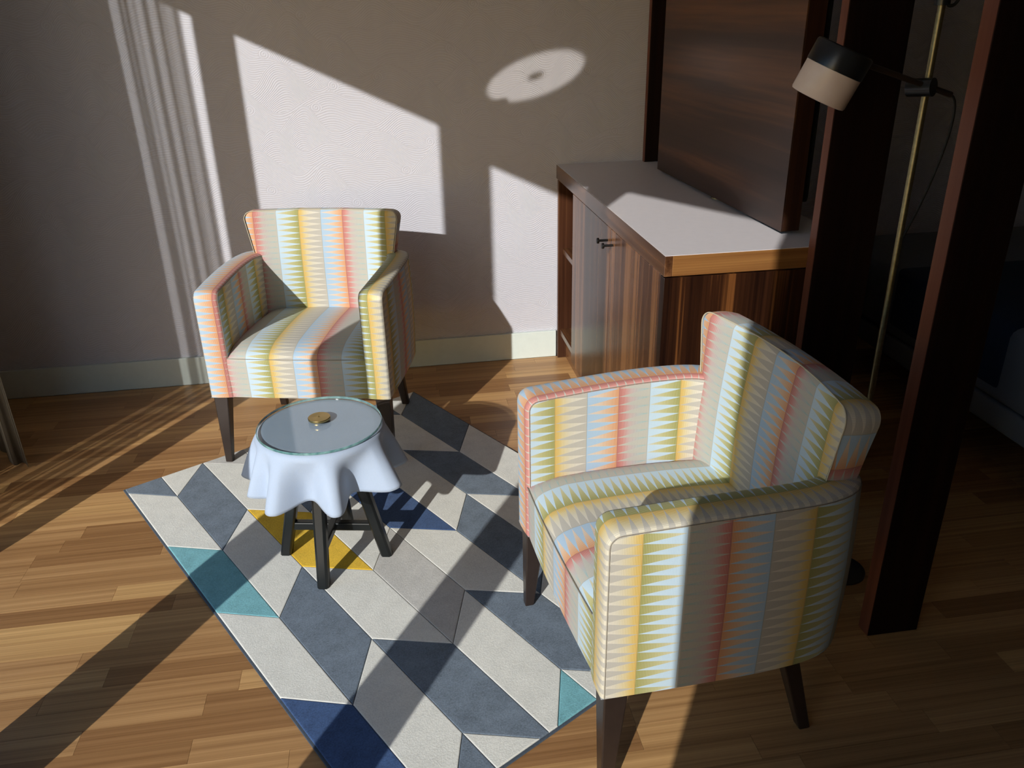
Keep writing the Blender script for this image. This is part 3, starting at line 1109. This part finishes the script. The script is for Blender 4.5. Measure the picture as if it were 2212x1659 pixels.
cb('back_panel', (CX + .30, CX + .312, -.310, -.036, .10, zt0 - gp), M['wood_v'])
cb('shelf', (CX + .022, CX + .30, -.3095, -.0365, .497, .520), M['wood_y'])
cb('bottom_board', (CX + .012, CX + .30, -.3095, -.0365, .118, .142), M['wood_y'])
cb('plinth', (CX + .040, CX + .060, -1.396, -.0365, 0, .117), M['wood_y'])
cb('carcass', (CX + .024, CXB, -1.397, -.329, .10, zt0 - gp), M['wood_dark'])
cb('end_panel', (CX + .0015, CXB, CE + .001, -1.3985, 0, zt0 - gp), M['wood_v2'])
for (ya, yb, yk) in ((-.8725, -.3105, -.842), (-1.3965, -.8755, -.908)):
    d = cb('door', (CX + .003, CX + .022, ya, yb, .098, zt0 - gp), M['wood_v'])
    m = MB()
    z = .766
    m.tube([(.003, yk - CE, z), (-.030, yk - CE, z)], .0042, 12)
    m.tube([(-.028, yk - CE, z), (-.0285, yk - CE, z), (-.034, yk - CE, z), (-.0355, yk - CE, z)], [.006, .0098, .0098, .008], 16)
    m.build('knob', M['knob'], d, smooth=True)

# ---------------------------------------------------------------- walnut divider posts and rails
def post(name, b, label, mat='wood_post'):
    m = MB()
    x0, x1, y0, y1, z0, z1 = b
    o = empty(name, (x0, y0, z0))
    m.box(0, x1 - x0, 0, y1 - y0, 0, z1 - z0)
    m.build('upright', M[mat], o, bevel=.0015)
    m = MB(); m.box(-.0012, .0, .0012, y1 - y0 - .0012, 0, z1 - z0)
    m.build('lit_side_sheet', M['lit_red'], o)  # thin sheet carrying the painted-in lighter tone of the post's lit side
    tag(o, label, 'post', 'walnut divider uprights')
    return o
M['lit_red'] = wood('walnut_lit_side', 'z', (.11, .034, .018), (.15, .047, .025), (.19, .065, .035), .5, 30, .3, seed=5.5)  # walnut lightened and reddened to the tone of the lit side face
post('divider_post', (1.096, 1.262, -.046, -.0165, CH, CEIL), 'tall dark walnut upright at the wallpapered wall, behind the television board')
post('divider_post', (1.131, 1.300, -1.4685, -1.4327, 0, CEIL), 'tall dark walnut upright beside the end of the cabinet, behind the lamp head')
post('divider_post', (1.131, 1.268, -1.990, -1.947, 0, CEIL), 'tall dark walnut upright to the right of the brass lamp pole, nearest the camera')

# ---------------------------------------------------------------- television on its pivoting walnut board
tvz0, tvz1 = CH + .012, 1.70
A = Vector((1.076, -.276)); B = Vector((1.108, -1.306))
dirv = (B - A).normalized(); nrm = Vector((-dirv.y, dirv.x))          # points to +x side
if nrm.x < 0: nrm = -nrm
tv = empty('television_board', ((A.x + B.x) / 2, (A.y + B.y) / 2, CH))
tag(tv, 'large walnut board carrying a television, standing on the cabinet top', 'television')
ox, oy = (A.x + B.x) / 2, (A.y + B.y) / 2
def tvbox(name, s0, s1, n0, n1, z0, z1, mat, bevel=.001):
    """board-local box: s along the board from A, n behind it"""
    m = MB()
    L2 = (B - A).length / 2
    o_pts = lambda s, n: (dirv * (s - L2) + nrm * n)
    q = [o_pts(s0, n0), o_pts(s1, n0), o_pts(s1, n1), o_pts(s0, n1)]
    m.hexa([(p.x, p.y, z0 - CH) for p in q][::-1], [(p.x, p.y, z1 - CH) for p in q][::-1])
    return m.build(name, mat, tv, bevel=bevel)
Lb = (B - A).length
tvbox('front_board', 0, Lb, 0, .004, tvz0, tvz1, M['wood_h'], .0005)
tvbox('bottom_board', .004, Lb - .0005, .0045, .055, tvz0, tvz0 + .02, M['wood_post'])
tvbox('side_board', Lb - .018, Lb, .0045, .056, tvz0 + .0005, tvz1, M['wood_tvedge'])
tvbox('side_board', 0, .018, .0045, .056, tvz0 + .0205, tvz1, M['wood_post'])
tvbox('television_housing', .05, Lb - .022, .057, .085, tvz0 + .075, tvz1 - .05, M['tv'], .006)
tvbox('screen', .056, Lb - .03, .0852, .088, tvz0 + .085, tvz1 - .06, M['screen'], 0)
m = MB(); m.lathe([(0, 0), (.02, 0), (.02, .004), (.012, .006), (.012, .05), (0, .05)], 32, 0, (nrm.x * .03, nrm.y * .03))
m.build('pivot_foot', M['tube'], tv, smooth=True)

# ---------------------------------------------------------------- brass pole lamp
LX, LY = 1.197, -1.725
lamp = empty('pole_lamp', (LX, LY, 0))
tag(lamp, 'brass pole lamp with tilted black and opal white cylindrical head on a side arm', 'lamp')
m = MB(); m.tube([(0, 0, 0), (0, 0, CEIL)], .0078, 20); m.build('pole', M['tube'], lamp, smooth=True)
m = MB(); m.lathe([(0, 0), (.07, 0), (.07, .006), (.012, .010), (.012, .03), (0, .03)], 32); m.build('base_plate', M['lampblack'], lamp, smooth=True)
CL = Vector((0, 0, 1.313))                    # clamp
# arm runs to the left and up; the shade hangs square to it
arm_dir = Vector((-.95, -.05, .30)).normalized()
shade_ax = Vector((-.37, .16, -.915)).normalized()
h_ax = (arm_dir - shade_ax * arm_dir.dot(shade_ax)).normalized()
side_v = h_ax.cross(shade_ax)
front = Vector((-.35, -.93, 0)).normalized()
off = front * .016
m = MB(); m.tube([CL + off - arm_dir * .062, CL + off + arm_dir * .190], .0062, 14); arm = m.build('arm', M['leg'], lamp, smooth=True)
m = MB(); m.tube([CL + Vector((-.030, .020, -.004)), CL + Vector((-.002, -.026, 0))], .0195, 28); m.build('clamp_knob', M['lampblack'], lamp, smooth=True, angle=40)
m = MB()
c0 = Vector((-.012, 0, 1.44))
m.tube([(0, 0, 1.475), (0, 0, 1.50)], .016, 20); m.build('upper_clamp', M['lampblack'], lamp, smooth=True, angle=40)
hub = CL + off + arm_dir * .234 + Vector((0, 0, -.004))
def ringed(prof, name, mat):
    m = MB(); n = 40; rings = []
    for (r, t) in prof:
        c = hub + shade_ax * t
        rings.append([m.vert(c + r * (math.cos(2 * PI * k / n) * h_ax + math.sin(2 * PI * k / n) * side_v)) for k in range(n)])
    for A_, B_ in zip(rings[:-1], rings[1:]):
        for k in range(n):
            k2 = (k + 1) % n
            m.face([A_[k], A_[k2], B_[k2], B_[k]])
    m.face(rings[0][::-1]); m.face(rings[-1])
    return m.build(name, mat, lamp, smooth=True, angle=35, merge=.00001)
HR = .0625
ringed([(HR - .012, -.019), (HR - .006, -.021), (HR - .002, -.019), (HR, -.015), (HR, .026)], 'lamp_cap', M['lampblack'])
ringed([(HR - .0012, .0265), (HR - .0012, .086), (HR - .003, .090), (HR - .008, .091)], 'lamp_shade', M['opal'])
# cable: from the arm's tail down to the pole
def bez(a, b, c, d, n=18):
    a, b, c, d = map(Vector, (a, b, c, d)); out = []
    for i in range(n + 1):
        t = i / n
        out.append(a * (1 - t) ** 3 + b * 3 * t * (1 - t) ** 2 + c * 3 * t * t * (1 - t) + d * t ** 3)
    return out
tail = CL + off - arm_dir * .062
m = MB(); m.tube(bez(tail, tail + Vector((.045, 0, -.02)), Vector((.052, 0, 1.07)), Vector((.004, -.006, .975))), .0028, 8); m.build('cable', M['cable'], lamp, smooth=True)
m = MB(); m.tube(bez((.010, -.006, 1.475), (.045, -.01, 1.46), (.040, -.01, 1.56), (.006, -.006, 1.60)), .0036, 8); m.build('cable', M['cable'], lamp, smooth=True)

# ---------------------------------------------------------------- bed beyond the divider
bed = empty('bed', (1.90, -1.75, 0))
tag(bed, 'grey-blue bed with midnight-blue throw in the dark beyond the divider uprights', 'bed')
def bb(name, b, mat, bevel=.02):
    m = MB(); m.box(b[0], b[1], b[2], b[3], b[4], b[5]); return m.build(name, mat, bed, bevel=bevel, smooth=True, segs=3)
bb('bed_base', (.01, 1.42, 0, 1.55, .195, .285), M['bed_cloth'], .012)
bb('mattress', (0, 1.42, .0, 1.55, .287, .545), M['bed_cloth'], .03)
bb('throw', (-.008, 1.425, .40, 1.02, .33, .562), M['throw'], .02)
for (lx, ly) in ((.08, .08), (1.34, .08), (.08, 1.47), (1.34, 1.47)):
    m = MB(); m.box(lx - .03, lx + .03, ly - .03, ly + .03, 0, .195); m.build('leg', M['leg'], bed)

# ---------------------------------------------------------------- curtains at the window
def curtain(name, w0, w1, n0, amp, period, mat, label, cat, ztop=2.58, zbot=.012, seed=1, step=.006, irregular=.4):
    rr = random.Random(seed)
    m = MB()
    NW = int((w1 - w0) / step)
    zs = [zbot + (ztop - zbot) * j / 14 for j in range(15)]
    ph = [rr.uniform(0, 6.28) for _ in range(4)]
    G = []
    for i in range(NW + 1):
        w = w0 + (w1 - w0) * i / NW
        t = 2 * PI * w / period
        row = []
        for z in zs:
            k = 1 - .35 * (z / ztop)
            n = n0 + amp * k * (math.sin(t + irregular * 2.2 * math.sin(t * .37 + ph[0])) + irregular * .8 * math.sin(t * .53 + ph[1])) / (1 + irregular * .8)
            ww = w + amp * .45 * math.sin(2 * t + ph[2]) * k + .004 * math.sin(z * 3 + ph[3])
            row.append(wp(ww, n, z))
        G.append(row)
    m.grid(G)
    o = m.build(name, mat, None, smooth=True, angle=180)
    tag(o, label, cat)
    return o
dr = curtain('drape', .42, .985, .388, .036, .105, M['drape'], 'taupe floor-length drape hanging in folds at the left picture edge', 'curtain', seed=3)
dr.modifiers.new('thick', 'SOLIDIFY').thickness = .002
w_s = lambda s, n: (s - .489 * n + 1.866) / .873
sh = curtain('sheer_curtain', w_s(-.90, .12), w_s(-.592, .12), .12, .034, .062, M['sheer'], 'sheer white voile curtain gathered at the left end of the window', 'curtain', seed=8, step=.0022, irregular=.75)
